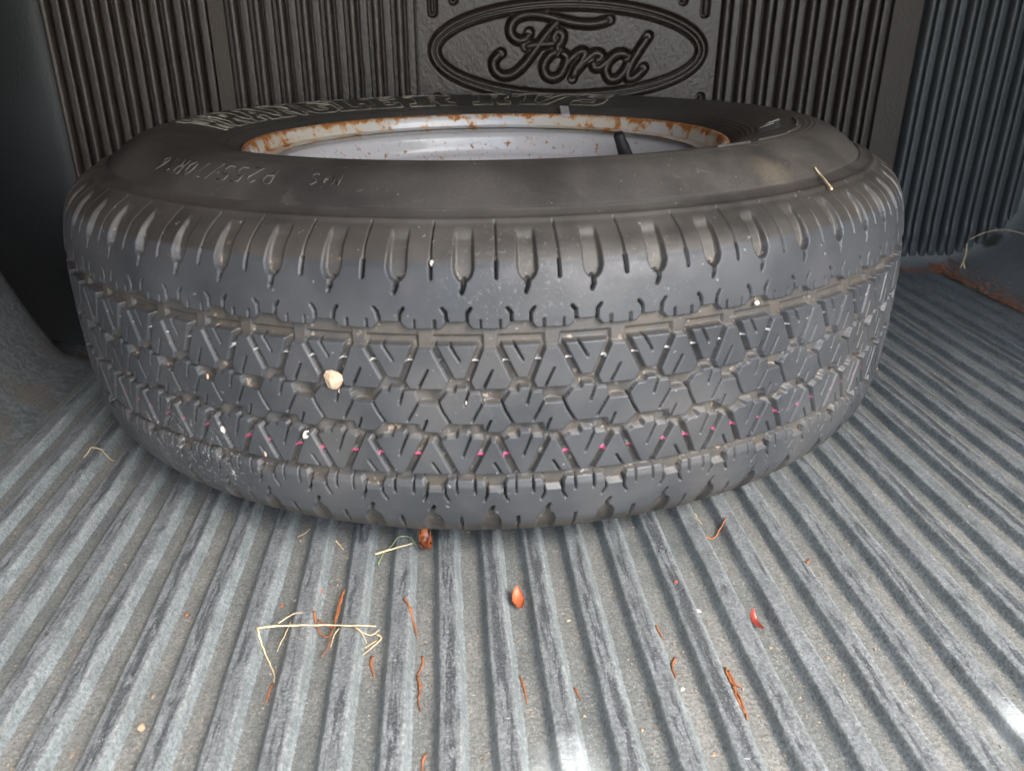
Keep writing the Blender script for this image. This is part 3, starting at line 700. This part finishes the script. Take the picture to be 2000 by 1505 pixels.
# ---- steel rim
rp_ = np.array([(206, 100), (216, 101), (224, 103), (228.5, 106), (230, 109.5), (229.5, 112.5), (227, 114.2), (224, 113.8), (221.8, 111.5), (220.4, 107), (219.2, 101.5), (217.5, 97.5), (214.5, 95.4), (210, 94.2), (207.3, 92.6), (205.2, 90.0), (204.4, 86), (203.4, 78), (202.4, 73.8), (200.6, 71), (197.5, 69), (194.5, 66.5), (192.8, 62), (191.6, 54), (181, 44), (180.5, 20), (181, -20), (184, -45), (193, -60), (203, -72), (206, -92), (212, -98), (219, -104), (222, -111), (228, -114), (230, -110)]) / 1000
rc = catmull(rp_, 4); Vr, Fr = lathe(np.stack([rc[:, 0], ZM + rc[:, 1]], -1), 360)
lipm = sm(.0945, .099, rc[:, 1]); edg = sm(.107, .114, rc[:, 1]); spk = sm(.060, .066, rc[:, 1]) * (1 - sm(.082, .095, rc[:, 1])) + .3 * (1 - lipm)
rim = mesh('rim', Vr, Fr[:, ::-1], M_rim, wheel, attrs={'lip': np.tile(lipm, (360, 1)), 'edge': np.tile(edg, (360, 1)), 'specks': np.tile(spk, (360, 1))})
tag(rim, 'pale silver painted steel rim with orange rust along its lip')
dp = np.array([(181, 46), (176, 49), (168, 53), (150, 57), (135, 57), (118, 50), (104, 42), (90, 39), (70, 38), (44, 38), (42, 36), (42, 20)]) / 1000
dc = catmull(dp, 4); Vd, Fd = lathe(np.stack([dc[:, 0], ZM + dc[:, 1]], -1), 180)
disc = mesh('wheel_disc', Vd, Fd, M_rim, rim, attrs={'lip': np.zeros(len(Vd)), 'edge': np.zeros(len(Vd)), 'specks': np.zeros(len(Vd)) + .3})
for q in range(5):
    aa = math.radians(72 * q + 20); p = [(.057 * math.cos(aa), .057 * math.sin(aa), ZM + z) for z in (.030, .0385)]
    V_, F_ = tube(p, .0075, 14); mesh('stud_hole', V_, F_, M_valve, rim)
# valve stem: base, body and cap
VS0 = Vector((.163, .089, .199)); VS1 = Vector((.146, .078, .236))
d_ = VS1 - VS0
pts = [VS0 + d_ * t for t in (0, .12, .2, .55, .7, .72, .96, 1.0)]
V_, F_ = tube([tuple(p) for p in pts], [.0095, .0095, .0078, .0072, .0066, .0062, .0060, .0050], 18)
valve = tag(mesh('valve_stem', V_, F_, M_valve, rim), 'black rubber valve stem leaning inside the rim')
# wheel weight clipped on the far lip
aa = math.radians(61.5); er = Vector((math.cos(aa), math.sin(aa), 0)); et = Vector((-math.sin(aa), math.cos(aa), 0))
V_, F_ = [], []
prof = [(.2215, .110), (.2225, .1150), (.2265, .1172), (.2315, .1185), (.2385, .1225), (.2400, .1215), (.2330, .1165), (.2290, .1145), (.2250, .1140), (.2232, .110)]
for s_, sc_ in ((-.0054, .8), (-.0045, 1), (.0045, 1), (.0054, .8)):
    for r, z in prof:
        c = Vector((0, 0, ZM + z)) + er * r + et * (s_ + (r - .2215) * .5); V_.append(tuple(c))
n = len(prof)
for i in range(3):
    for j in range(n): F_.append((i * n + j, (i + 1) * n + j, (i + 1) * n + (j + 1) % n, i * n + (j + 1) % n))
F_ += [tuple(range(n)), tuple(3 * n + j for j in range(n))[::-1]]
tag(mesh('wheel_weight', V_, F_, M_lead, rim, smooth=False), 'shiny grey balance weight clipped on the far rim lip')

# ------------------------------------------------------------------ debris
def rib_z(x, y=.4):
    kq = round((x + .0056 - X0) / P); xc = X0 + kq * P - .0056
    if not (XL < x < XR): return ZV
    return ZV - .0004 + .0074 * float(np.interp((x - xc) / .0113, half, hz))
def ground_tube(name, pts, r, m, label, cat, group=None, k=6, lift=0.0, taper=True, parent=None, z_arch=0, rigid=False):
    """a stalk lying on the ribs"""
    p = catmull([(a, b, 0) for a, b in pts], 5); 
    zz = np.array([rib_z(x) for x in p[:, 0]]) 
    if rigid: zz = np.maximum.accumulate(zz[::-1])[::-1] if False else np.full(len(p), zz.max()) 
    else:
        kk = np.ones(5) / 5; zz = np.maximum(zz, np.convolve(np.pad(zz, 2, 'edge'), kk, 'valid'))
    jr = np.random.default_rng(int(abs(pts[0][0] * 1e5)) % 9999); p[1:-1, :2] += jr.normal(0, r * .22, (len(p) - 2, 2))
    t = np.linspace(0, 1, len(p)); p[:, 2] = zz + r * .9 + lift + z_arch * np.sin(np.pi * t)
    rr = r * (1 - .55 * t) * jr.uniform(.8, 1.15, len(p)) if taper else np.full(len(p), r)
    c = p.mean(0); base = Vector((c[0], c[1], float(zz.min())))
    if parent: base = parent.location
    V, F = tube(p - np.array(base), rr, k)
    o = mesh(name, V, F, m, parent)
    if not parent: o.location = base; tag(o, label, cat, group)
    elif label: o['label'] = label
    return o
# the broken grass stalk with its side twigs
st_ = empty('grass_stalk', (-.09, .405, 0)); tag(st_, 'pale dry bent grass stalk with side twigs lying across the ridges', 'grass stalk')
def stalk(pts, r, lift, nm='twig', rigid=True): ground_tube(nm, pts, r, M_straw, None, None, parent=st_, lift=lift, rigid=rigid)
stalk([(-0.1251, 0.4106), (-0.1136, 0.4116), (-0.0977, 0.4112), (-0.0816, 0.4099), (-0.0623, 0.4079), (-0.051, 0.4065)], .00075, .0006, 'stem')
stalk([(-0.051, 0.4065), (-0.0479, 0.403), (-0.0525, 0.396), (-0.0581, 0.3893)], .0006, .0006)
stalk([(-0.1251, 0.4106), (-0.1196, 0.3987), (-0.1139, 0.3877), (-0.1098, 0.3785), (-0.1083, 0.3721)], .0006, .0002, rigid=False)
for q in ([(-0.1124, 0.4139), (-0.1079, 0.4193), (-0.1036, 0.4228), (-0.0988, 0.4229)], [(-0.1064, 0.4221), (-0.1077, 0.4106), (-0.1098, 0.3988), (-0.1104, 0.394)],
          [(-0.0621, 0.406), (-0.0576, 0.3973), (-0.0556, 0.3917)], [(-0.0644, 0.4071), (-0.0578, 0.4005), (-0.0527, 0.3987), (-0.0485, 0.403)],
          [(-0.0746, 0.4098), (-0.077, 0.4035), (-0.0777, 0.3935)], [(-0.0574, 0.3955), (-0.0545, 0.398), (-0.0506, 0.4013)]): stalk(q, .00045, .0009)
GN = 'brown pine needles scattered on the bed floor'
def needles(name, lists, loc, label, m=M_needle, r=.0008, group=GN, cat='pine needle', lift=0.):
    if len(lists) == 1: return ground_tube(name, lists[0], r, m, label, cat, group, lift=lift)
    e = empty(name, loc); tag(e, label, cat, group)
    for i, q in enumerate(lists): ground_tube('needle', q, r, m, None, None, parent=e, lift=lift + i * .0007)
    return e
needles('pine_needle', [[(-0.0748, 0.4456), (-0.0764, 0.4327), (-0.0777, 0.4178), (-0.0795, 0.406), (-0.0798, 0.3955), (-0.0826, 0.3878)], [(-0.0763, 0.4442), (-0.0778, 0.4277), (-0.0778, 0.4106)]], (-.078, .41, 0), 'forked brown pine needles crossing over the pale grass stalk', lift=.003)
needles('pine_needle', [[(-0.0918, 0.4243), (-0.0885, 0.4138), (-0.0836, 0.4059), (-0.0797, 0.4074)], [(-0.0891, 0.4207), (-0.0833, 0.4158), (-0.0782, 0.4135)]], (-.085, .412, 0), 'short curled orange needles touching the pale grass stalk', lift=.002)
needles('pine_needle', [[(-0.0344, 0.4334), (-0.0307, 0.4239), (-0.0264, 0.4097)], [(-0.03, 0.4238), (-0.0278, 0.4127), (-0.0252, 0.4021)]], (-.03, .42, 0), 'split reddish needle pair right of the grass stalk', r=.0009)
needles('pine_needle', [[(-0.0528, 0.388), (-0.0525, 0.3793), (-0.05, 0.3703)]], None, 'short thick brown needle just below the right end of the grass stalk', r=.0011)
needles('pine_needle', [[(-0.0218, 0.3863), (-0.0222, 0.3768), (-0.0245, 0.3694), (-0.0216, 0.3602)], [(-0.0245, 0.3694), (-0.0228, 0.3583), (-0.0235, 0.3505), (-0.0219, 0.3417)]], (-.023, .364, 0), 'long wavy brown needles end to end in one floor channel')
needles('pine_needle', [[(-0.1094, 0.3702), (-0.1099, 0.3635), (-0.11, 0.3565)]], None, 'short brown needle below the hanging left end of the grass stalk', r=.0009)
needles('pine_needle', [[(0.0361, 0.3645), (0.0376, 0.3554), (0.0382, 0.3436)]], None, 'curved brown needle in the channel below the orange leaf')
needles('pine_needle', [[(0.0672, 0.353), (0.0682, 0.3481), (0.0693, 0.3437)]], None, 'tiny brown needle one channel right of the curved needle')
needles('pine_needle', [[(0.1274, 0.4011), (0.128, 0.3943), (0.129, 0.3895)]], None, 'tiny reddish needle in the middle right of the floor')
needles('pine_needle', [[(0.1318, 0.372), (0.1279, 0.3645), (0.1274, 0.3545)]], None, 'short forked brown needle above the white flakes', r=.001)
needles('pine_needle', [[(0.1595, 0.3611), (0.1593, 0.3515), (0.1602, 0.3434), (0.16, 0.3298), (0.1592, 0.3217)], [(0.1602, 0.3577), (0.161, 0.3473), (0.1639, 0.3451)], [(0.1591, 0.3454), (0.1576, 0.3357), (0.1584, 0.3244)]], (.16, .341, 0), 'tangled clump of brown needles at the lower right', r=.0011)
needles('pine_needle', [[(0.187, 0.4912), (0.1956, 0.4939), (0.2084, 0.5086)]], None, 'orange needle lying across a ridge below the right of the tyre', r=.0009)
needles('pine_needle', [[(0.2466, 0.4488), (0.2511, 0.4556), (0.2556, 0.4626)]], None, 'short orange needle against a ridge at the far right', r=.0009)
needles('pine_needle', [[(-0.0192, 0.3134), (-0.0207, 0.3063), (-0.02, 0.2984)]], None, 'brown needle at the bottom edge in the middle', r=.0009)
GS = 'dry straw pieces on the bed floor'
def straw(pts, label, r=.0005, arch=0.): return ground_tube('straw', pts, r, M_straw, label, 'straw', GS, z_arch=arch)
straw([(-0.3269, 0.6588), (-0.3202, 0.662), (-0.3088, 0.6574), (-0.2965, 0.6499)], 'thin pale straw arching over the ridges left of the tyre', arch=.0012)
straw([(-0.1098, 0.5308), (-0.1135, 0.5243), (-0.1179, 0.5206)], 'short straw under the front left edge of the tyre')
straw([(-0.0884, 0.5122), (-0.0852, 0.5067), (-0.0816, 0.5012)], 'short tan straw in the channel left of the brown leaf', .0008)
straw([(0.1894, 0.526), (0.1897, 0.5187), (0.191, 0.5121)], 'short tan straw peeking out below the right front of the tyre', .0007)
y_ = empty('straw', (.80, 1.17, 0)); tag(y_, 'forked upright straw leaning at the far right floor edge', 'straw', GS)
for q in ([(.805, 1.168, .035), (.806, 1.166, .02), (.803, 1.163, .008), (.806, 1.16, -.003)], [(.805, 1.164, .014), (.797, 1.158, -.001)]):
    p = catmull([np.array(v) - np.array((.80, 1.17, 0)) for v in q], 5); V_, F_ = tube(p, .0011, 6); mesh('stalk', V_, F_, M_straw, y_)
# thin arched stem on the rounded liner at the right
p = catmull([(.822, 1.188, .036), (.84, 1.186, .046), (.862, 1.175, .054), (.882, 1.16, .052), (.895, 1.14, .045)], 8); c = p.mean(0)
V_, F_ = tube(p - c, .0006, 6); o = mesh('straw', V_, F_, M_straw); o.location = c; tag(o, 'long thin stem arched over the smooth liner at the far right', 'straw', GS)
# straw on the sidewall
def sidept(rho, deg, h=0): 
    q = Vector((rho * math.cos(math.radians(deg)), rho * math.sin(math.radians(deg)), float(side_h(rho)) + h)); return wheel.matrix_basis @ q
p = catmull([tuple(wheel.matrix_basis @ Vector((r * math.cos(math.radians(a)), r * math.sin(math.radians(a)), z))) for r, a, z in ((.3335, -49.0, .2476), (.3390, -49.3, .2432), (.3465, -50.6, .2412), (.3560, -51.9, .2372))], 6); c = p.mean(0)
V_, F_ = tube(p - c, np.linspace(.0006, .0010, len(p)), 6); o = mesh('straw', V_, F_, M_straw); o.location = c; tag(o, 'curved tan straw lying on the right sidewall of the tyre', 'straw')

def leaf(name, loc, L, Wd, rz, curl, m, label, cat='leaf', n=9, k=5, seed=0, tilt=(0, 0), jag=.0, group=None):
    r = np.random.default_rng(seed); V = []; 
    for s_ in (0, 1):
        for i in range(n):
            t = i / (n - 1); wdt = Wd / 2 * (math.sin(math.pi * (t * .94 + .03)) ** .7) * (1 + jag * r.uniform(-1, 1) * (s_ == 0))
            for j in range(k):
                v = (j / (k - 1) - .5) * 2
                V.append((v * wdt, (t - .5) * L, curl * (t - .5) ** 2 * L + .35 * abs(v) ** 1.6 * wdt + jag * .0012 * math.sin(9 * t + 5 * v) + .0005 * s_))
    F = [tuple(q) for q in grid_faces(n, k)] + [tuple(q[::-1] + n * k) for q in grid_faces(n, k)]
    rim_ = [i * k for i in range(n)] + [(n - 1) * k + j for j in range(1, k)] + [i * k + k - 1 for i in range(n - 2, -1, -1)] + [j for j in range(k - 2, 0, -1)]
    for a_, b_ in zip(rim_, rim_[1:] + rim_[:1]): F.append((a_, b_, b_ + n * k, a_ + n * k))
    o = mesh(name, V, F, m); o.location = loc; o.rotation_euler = (tilt[0], tilt[1], rz); tag(o, label, cat, group); return o
leaf('leaf', (.0405, .4305, -.0045), .0165, .0080, .1, .9, M_orange, 'small bright orange leaf in the channel in front of the tyre', seed=1, jag=.25, tilt=(.35, .1))
leaf('leaf', (.1890, .3950, -.0035), .0150, .0075, .35, 1.1, M_red, 'small glossy red leaf fragment beside a ridge at the lower right', seed=2, jag=.2, tilt=(.3, .5))
leaf('leaf', (.868, 1.10, .035), .020, .011, .5, .8, M_orange, 'small orange leaf scrap on the smooth liner at the far right edge', seed=3, jag=.4, tilt=(.2, -.7))
# crumpled brown leaf with its two stalks, under the front of the tyre
cl_ = empty('crumpled_leaf', (-.0225, .4950, 0)); tag(cl_, 'crumpled shiny brown leaf with stalk under the front edge of the tyre', 'leaf')
for i, (dx, dy, L, Wd, rz, tl) in enumerate([(0, .001, .019, .010, .5, (.9, .2)), (.003, .004, .014, .009, -.6, (1.1, -.6)), (-.002, -.006, .012, .006, .1, (.2, .9))]):
    o = leaf('leaf_lobe', (dx, dy, .0035 - .002 * (i == 2)), L, Wd, rz, 1.2, M_bleaf, None, None, seed=20 + i, jag=.5, tilt=tl); o.parent = cl_
ground_tube('stalk', [(-0.055, 0.4804), (-0.0515, 0.4943), (-0.0436, 0.5014), (-0.0351, 0.5026), (-0.0274, 0.4962)], .00045, M_green, 'thin green stalk', None, parent=cl_, lift=.001)
ground_tube('stalk', [(-0.0569, 0.4824), (-0.0438, 0.4881), (-0.0307, 0.4933)], .0008, M_straw, 'pale tan stalk', None, parent=cl_, lift=.0006, rigid=True)

def pebble(loc, r, m, label, cat='pebble', group=None, sq=(1, 1, 1), seed=0, rot=(0, 0, 0), name='pebble'):
    rn = np.random.default_rng(seed); V = []; n, k = 7, 8
    d = rn.normal(size=(7, 3)); d /= np.linalg.norm(d, axis=1, keepdims=True); am = rn.uniform(-.34, -.08, 7)
    for i in range(n):
        a = math.pi * i / (n - 1)
        for j in range(k):
            b_ = 2 * math.pi * j / k; v = np.array([math.sin(a) * math.cos(b_), math.sin(a) * math.sin(b_), math.cos(a)])
            q = 1 + sum(am[z] * max(0, v @ d[z]) ** 3 * 1.6 for z in range(7)); V.append(v * q * r * np.array(sq))
    F = [(i * k + j, (i + 1) * k + j, (i + 1) * k + (j + 1) % k, i * k + (j + 1) % k) for i in range(n - 1) for j in range(k)]
    o = mesh(name, V, F, m, smooth=False); o.location = loc; o.rotation_euler = rot; return tag(o, label, cat, group)
def treadpt(deg, wmm, out=0.):
    r = float(rad(np.array(wmm / 1000))) + out; return wheel.matrix_basis @ Vector((r * math.cos(math.radians(deg)), r * math.sin(math.radians(deg)), ZM + wmm / 1000))
def rt(deg): return (0, 0, math.radians(deg + 90))
GP = 'pebbles wedged in the tyre tread'
pebble(treadpt(-107.55, 16.7, -.0005), .0092, M_stone, 'large beige angular stone wedged in the tread left of centre', 'pebble', GP, (1.05, .45, .78), 1, rt(-107.5))
pebble(treadpt(-110.98, -24.4, -.0015), .0038, M_white, 'white rounded pebble stuck above a pink dot in the lower tread', 'pebble', GP, (.85, .7, 1), 2, rt(-111))
pebble(treadpt(-121.04, -32.5, -.0015), .0030, M_white, 'small whitish pebble in the lower tread at the far left', 'pebble', GP, (.9, .7, 1.1), 3, rt(-121))
pebble(treadpt(-98.05, 86.6, -.001), .0019, M_white, 'tiny white seed sitting in the upper shoulder sipe', 'seed', None, (.8, .7, 1.8), 4, rt(-98))
pebble(treadpt(-121.72, 5.4, -.001), .0018, M_stone, 'tiny tan pebble in the centre groove at the left', 'pebble', GP, (.8, .7, 1.2), 5, rt(-121))
pebble(treadpt(-115.93, -43.0, -.001), .0018, M_stone, 'tiny elongated tan pebble in the lowest groove at the left', 'pebble', GP, (.7, .7, 1.7), 6, rt(-116))
pebble(treadpt(-107.0, 8.3, -.001), .0016, M_stone, 'tiny orange brown crumb just below the large beige stone', 'pebble', GP, (.8, .7, 1.5), 7, rt(-107))
pebble(treadpt(-95.4, 4.5, -.0005), .0014, M_white, 'tiny cream crumb in a sipe of the middle tread row', 'pebble', GP, (.8, .7, 1.5), 8, rt(-95))
pebble(treadpt(-66.97, 49.5, -.002), .0020, M_white, 'tiny pale crumb in the top groove at the right', 'pebble', GP, (1.1, .8, .9), 9, rt(-67))
pebble((-.1734, .3407, -.004), .0030, M_tan, 'tan pebble in a floor channel at the lower left', 'pebble', None, (.8, 1.1, .7), 10)
pebble((-.1743, .433, -.0035), .0019, M_needle, 'dark brown seed in a channel left of the grass stalk', 'seed', None, (1, 1.2, .8), 11)
GF = 'white flakes on the bed floor'
for i, (x, y, r, lb) in enumerate([(.1588, .413, .0026, 'white oval flake in the channel right of the small reddish needle'), (.1285, .3468, .0026, 'white flake pair below the forked brown needle'), (.158, .3439, .0016, 'white crumb resting on the tangled brown needles'), (.2805, .4036, .0018, 'white speck on a ridge at the right side of the floor')]):
    pebble((x, y, rib_z(x) + .0008), r, M_white, lb, 'flake', GF, (1, .7, .4), 30 + i, (0, 0, .5 * i))
GB = 'tan crumbs on the bed floor'
for i, (x, y, lb) in enumerate([(.0691, .332, 'tan crumb nearest the pale spot on the floor'), (.0988, .3198, 'tan crumb near the bottom edge right of the pale spot'), (.1334, .3009, 'tan crumb at the bottom edge right of centre'), (.1492, .4356, 'orange crumb on a ridge near the small reddish needle'), (-.1158, .441, 'brown crumb in the channel above the left end of the grass stalk'), (-.0909, .4496, 'orange crumb above the forked brown pine needles')]):
    pebble((x, y, rib_z(x) + .0005), .0015, M_tan if i < 3 else M_orange, lb, 'crumb', GB, (1, 1.2, .6), 50 + i)

# leaf litter along the far right floor edge: too many scraps to count
parts = []; r2 = np.random.default_rng(12)
for i in range(700):
    t = r2.uniform(0, 1); y = 1.20 - .27 * t ** 1.4; x = .7665 + (r2.normal(0, .0035) if r2.uniform() < .45 else abs(r2.normal(0, .022)) - .004) * (1.5 - t)
    if r2.uniform() < .25: y = 1.155 + r2.normal(0, .012); x = .69 + r2.uniform(0, .08)
    L = r2.uniform(.0012, .0055) * (1.8 if r2.uniform() < .08 else 1); a = r2.uniform(0, 6.28); d = np.array([math.cos(a), math.sin(a), r2.uniform(-.3, .3)]); pz = ZV + .0015 + r2.uniform(0, .004) + (.15 * (1 - math.sqrt(max(0, 1 - (max(0, x - .766) / .169) ** 2))))
    n_ = np.array([-d[1], d[0], 0]) * L * r2.uniform(.1, .35); c = np.array([x, y, pz]); e = np.array([0, 0, .0006])
    v = [c - d * L / 2 - n_, c - d * L / 2 + n_, c + d * L / 2 + n_ * .4, c + d * L / 2 - n_ * .4]; v = v + [q + e for q in v]
    parts.append((np.array(v), [(3, 2, 1, 0), (4, 5, 6, 7), (0, 1, 5, 4), (1, 2, 6, 5), (2, 3, 7, 6), (3, 0, 4, 7)]))
V_, F_ = join(parts); tag(mesh('leaf_litter', V_, F_, M_litter, smooth=False), 'orange brown leaf crumbs gathered along the far right floor edge', 'leaf litter', kind='stuff')
# fine grit in the channels
parts = []
for i in range(2600):
    kq = r2.integers(-13, 24); x = X0 + kq * P + .0045 + r2.uniform(.0028, .0115); y = .24 + r2.beta(1.1, 1.6) * .6
    s = r2.uniform(.00025, .0008) * (1.7 if r2.uniform() < .05 else 1)
    v = r2.normal(size=(4, 3)) * s; v[:, 2] = abs(v[:, 2]) * .8; v += np.array([x, y, ZV + .0001 + max(0, rib_z(x) - ZV)]); parts.append((v, [(0, 1, 2), (0, 2, 3), (0, 3, 1), (1, 3, 2)]))
V_, F_ = join(parts); tag(mesh('grit', V_, F_, M_grit, smooth=False), 'fine tan grit scattered in the floor channels', 'grit', kind='stuff')
